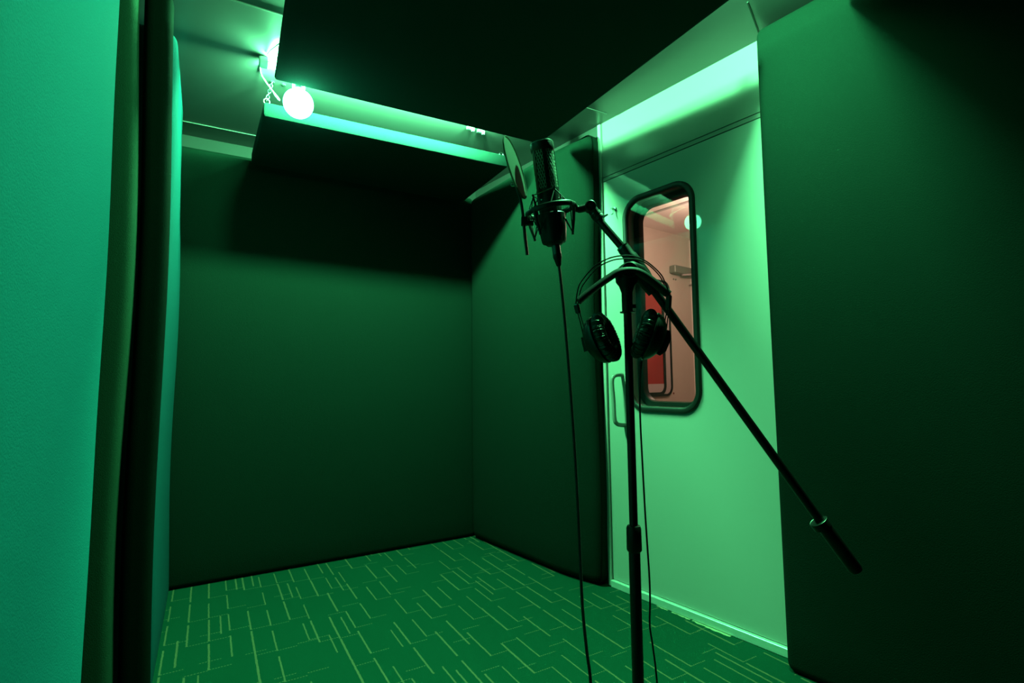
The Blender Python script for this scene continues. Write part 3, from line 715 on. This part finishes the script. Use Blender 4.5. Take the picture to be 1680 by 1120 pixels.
# ------------------------------------------------------------------ headphones hung over the stand
HD = 1.045
hp_ = thing('headphones', 'black studio headphones with wire hoops hung over the stand joint', 'headphones', tuple(at(1030, 450, HD)))
out_w = [(944.6, 499), (947, 480), (951, 466), (960.2, 453), (969, 443), (978, 434.6), (998, 424), (1018, 419.5), (1041, 420.4), (1062, 429.7), (1082.9, 448.3), (1091, 463), (1098, 482)]
in_w = [(948.5, 498), (951, 482), (955, 470), (964.6, 456), (973, 446), (982.5, 437), (1002.6, 427.5), (1020, 424.5), (1045, 425.7), (1062.9, 433.5), (1080.7, 450.5), (1089, 465), (1097, 482)]
for w_, d in ((out_w, 1.022), (in_w, 1.058)):
    m = MB(); m.tube(smooth_path([at(u, v, d) for u, v in w_], 5), .0014, 8); m.build('hoop_wire', M_plastic, hp_)
# leather strap
sp = [(949, 494), (962, 483), (984, 466), (1000, 455), (1014, 446.5), (1030, 443.5), (1046, 446), (1062, 455), (1080, 469), (1096, 482)]
path = smooth_path([at(u, v, HD) for u, v in sp], 5)
m = MB(); m.tube(path, .0034, 16, ell=(2.2, 5.2), up=UP); m.build('strap', mat('matte_leather', (.006, .008, .007), .6, spec=.3), hp_)
# sliders and the wires down to each cup
for sgn, top, bot, y0, y1, cen in ((-1, (945.5, 500), (949, 514), (949.5, 513), (961, 557), None), (1, (1097.5, 485), (1096.5, 507), (1096.5, 506), (1090.5, 545), None)):
    m = MB(); m.tube([at(*top, 1.04), at(*bot, 1.04)], [.0042, .0040], 12, ell=(1, 1.6)); sd = m.build('slider', M_plastic, hp_)
    m = MB(); t0 = at(*top, 1.04); m.tube([t0, t0 + UP * .0025], .0034, 10, ell=(1, 1.3)); m.build('end_cap', M_silver, sd)
    for off in (-.5, .5):
        m = MB(); m.tube([at(y0[0] + off * 3.2, y0[1], 1.035 + off * .02), at((y0[0] + y1[0]) / 2 + off * 4 - sgn * .5, (y0[1] + y1[1]) / 2, 1.035 + off * .02), at(y1[0] + off * 5, y1[1], 1.035 + off * .02)], .0012, 8); m.build('yoke_wire', M_metal, hp_)
def cup(center, n, long_, label):
    n = Vector(n).normalized(); lg = Vector(long_); lg = (lg - n * lg.dot(n)).normalized(); wd = n.cross(lg)
    R_ = .0505
    def ringpts(r, h, e=.93): return [center + n * h + (lg * math.cos(a) + wd * math.sin(a) * e) * r for a in [2 * math.pi * k / 44 for k in range(44)]]
    # housing
    m = MB()
    prof = [(.010, -.027), (.022, -.027), (.026, -.0255), (.034, -.021), (.042, -.015), (.0462, -.009), (.0478, -.004), (.0478, .0)]
    m.ring_sweep([ringpts(r, h) for r, h in prof]); hs = m.build('ear_cup', M_plastic, hp_)
    m = MB(); m.ring_sweep([ringpts(r, h) for r, h in [(.0478, -.0035), (.0492, -.003), (.0492, .001), (.0478, .0015)]], closed=False); m.build('trim_ring', mat('glossy_trim', (.05, .06, .055), .2, metal=.4), hs)
    # ear pad: wrinkled leather torus
    m = MB(); rings = []
    rnd = random.Random(3)
    ph = [rnd.uniform(0, 6.28) for _ in range(5)]
    NA, NB = 220, 16
    for i in range(NA):
        a = 2 * math.pi * i / NA
        wr_ = .00055 * math.sin(a * 61 + ph[0]) + .0005 * math.sin(a * 43 + ph[1]) + .0005 * math.sin(a * 97 + ph[2])
        rad_c = .0358; ring = []
        dirr = lg * math.cos(a) + wd * math.sin(a) * .93
        for j in range(NB):
            t = 2 * math.pi * j / NB
            rr_ = 1 + (wr_ / .011) * (0.5 + .5 * math.cos(t * 1.0))
            ring.append(center + n * (.013 + .0128 * math.sin(t) * rr_) + dirr * (rad_c + .0150 * math.cos(t) * rr_))
        rings.append(ring)
    m.ring_sweep(rings, closed=True); m.build('ear_pad', M_leather, hp_)
    m = MB(); m.ring_sweep([ringpts(r, h) for r, h in [(.026, .002), (.026, .004)]]); m.build('driver_cover', M_gap, hp_)
    return hs
def cam_dir(r, u, f): return RT * r + UP * u + FW * f
lc = at(985, 557, 1.03)
cup(lc, cam_dir(.80, .37, -.44), cam_dir(-.37, .93, 0), 'left')
rc = at(1066, 551, 1.035)
cup(rc, cam_dir(-.90, .33, .12), cam_dir(.32, .94, 0), 'right')
# yoke arms holding each cup
m = MB(); m.tube([at(958, 552, 1.035), at(962, 562, 1.035), at(967, 574, 1.035)], [.005, .007, .009], 14, ell=(.7, 1.6)); m.build('yoke', M_plastic, hp_)
m = MB(); m.tube([at(1092, 541, 1.035), at(1089, 553, 1.035), at(1081, 572, 1.035), at(1076, 580, 1.035)], [.005, .008, .008, .005], 14, ell=(.7, 2.2)); m.build('yoke', M_plastic, hp_)
hc = [at(1052, 592, 1.035), at(1051, 602, 1.035), at(1049.5, 640, 1.035), at(1050.5, 690, 1.035), at(1054, 760, 1.035), at(1059, 850, 1.03), at(1065, 940, 1.02), at(1066.5, 985, 1.02), at(1066, 1025, 1.02), at(1071, 1060, 1.02), at(1078, 1120, 1.01)]
e = hc[-1]; hc += [Vector((e.x + .01, e.y, .25)), Vector((e.x + .03, e.y + .0, .06)), Vector((e.x + .09, e.y - .02, .003)), Vector((e.x + .25, e.y - .10, .003))]
m = MB(); m.tube(smooth_path(hc, 6), [.0030] * 7 + [.0019] * (len(smooth_path(hc, 6)) - 7), 10); m.build('cable', M_cable, hp_)
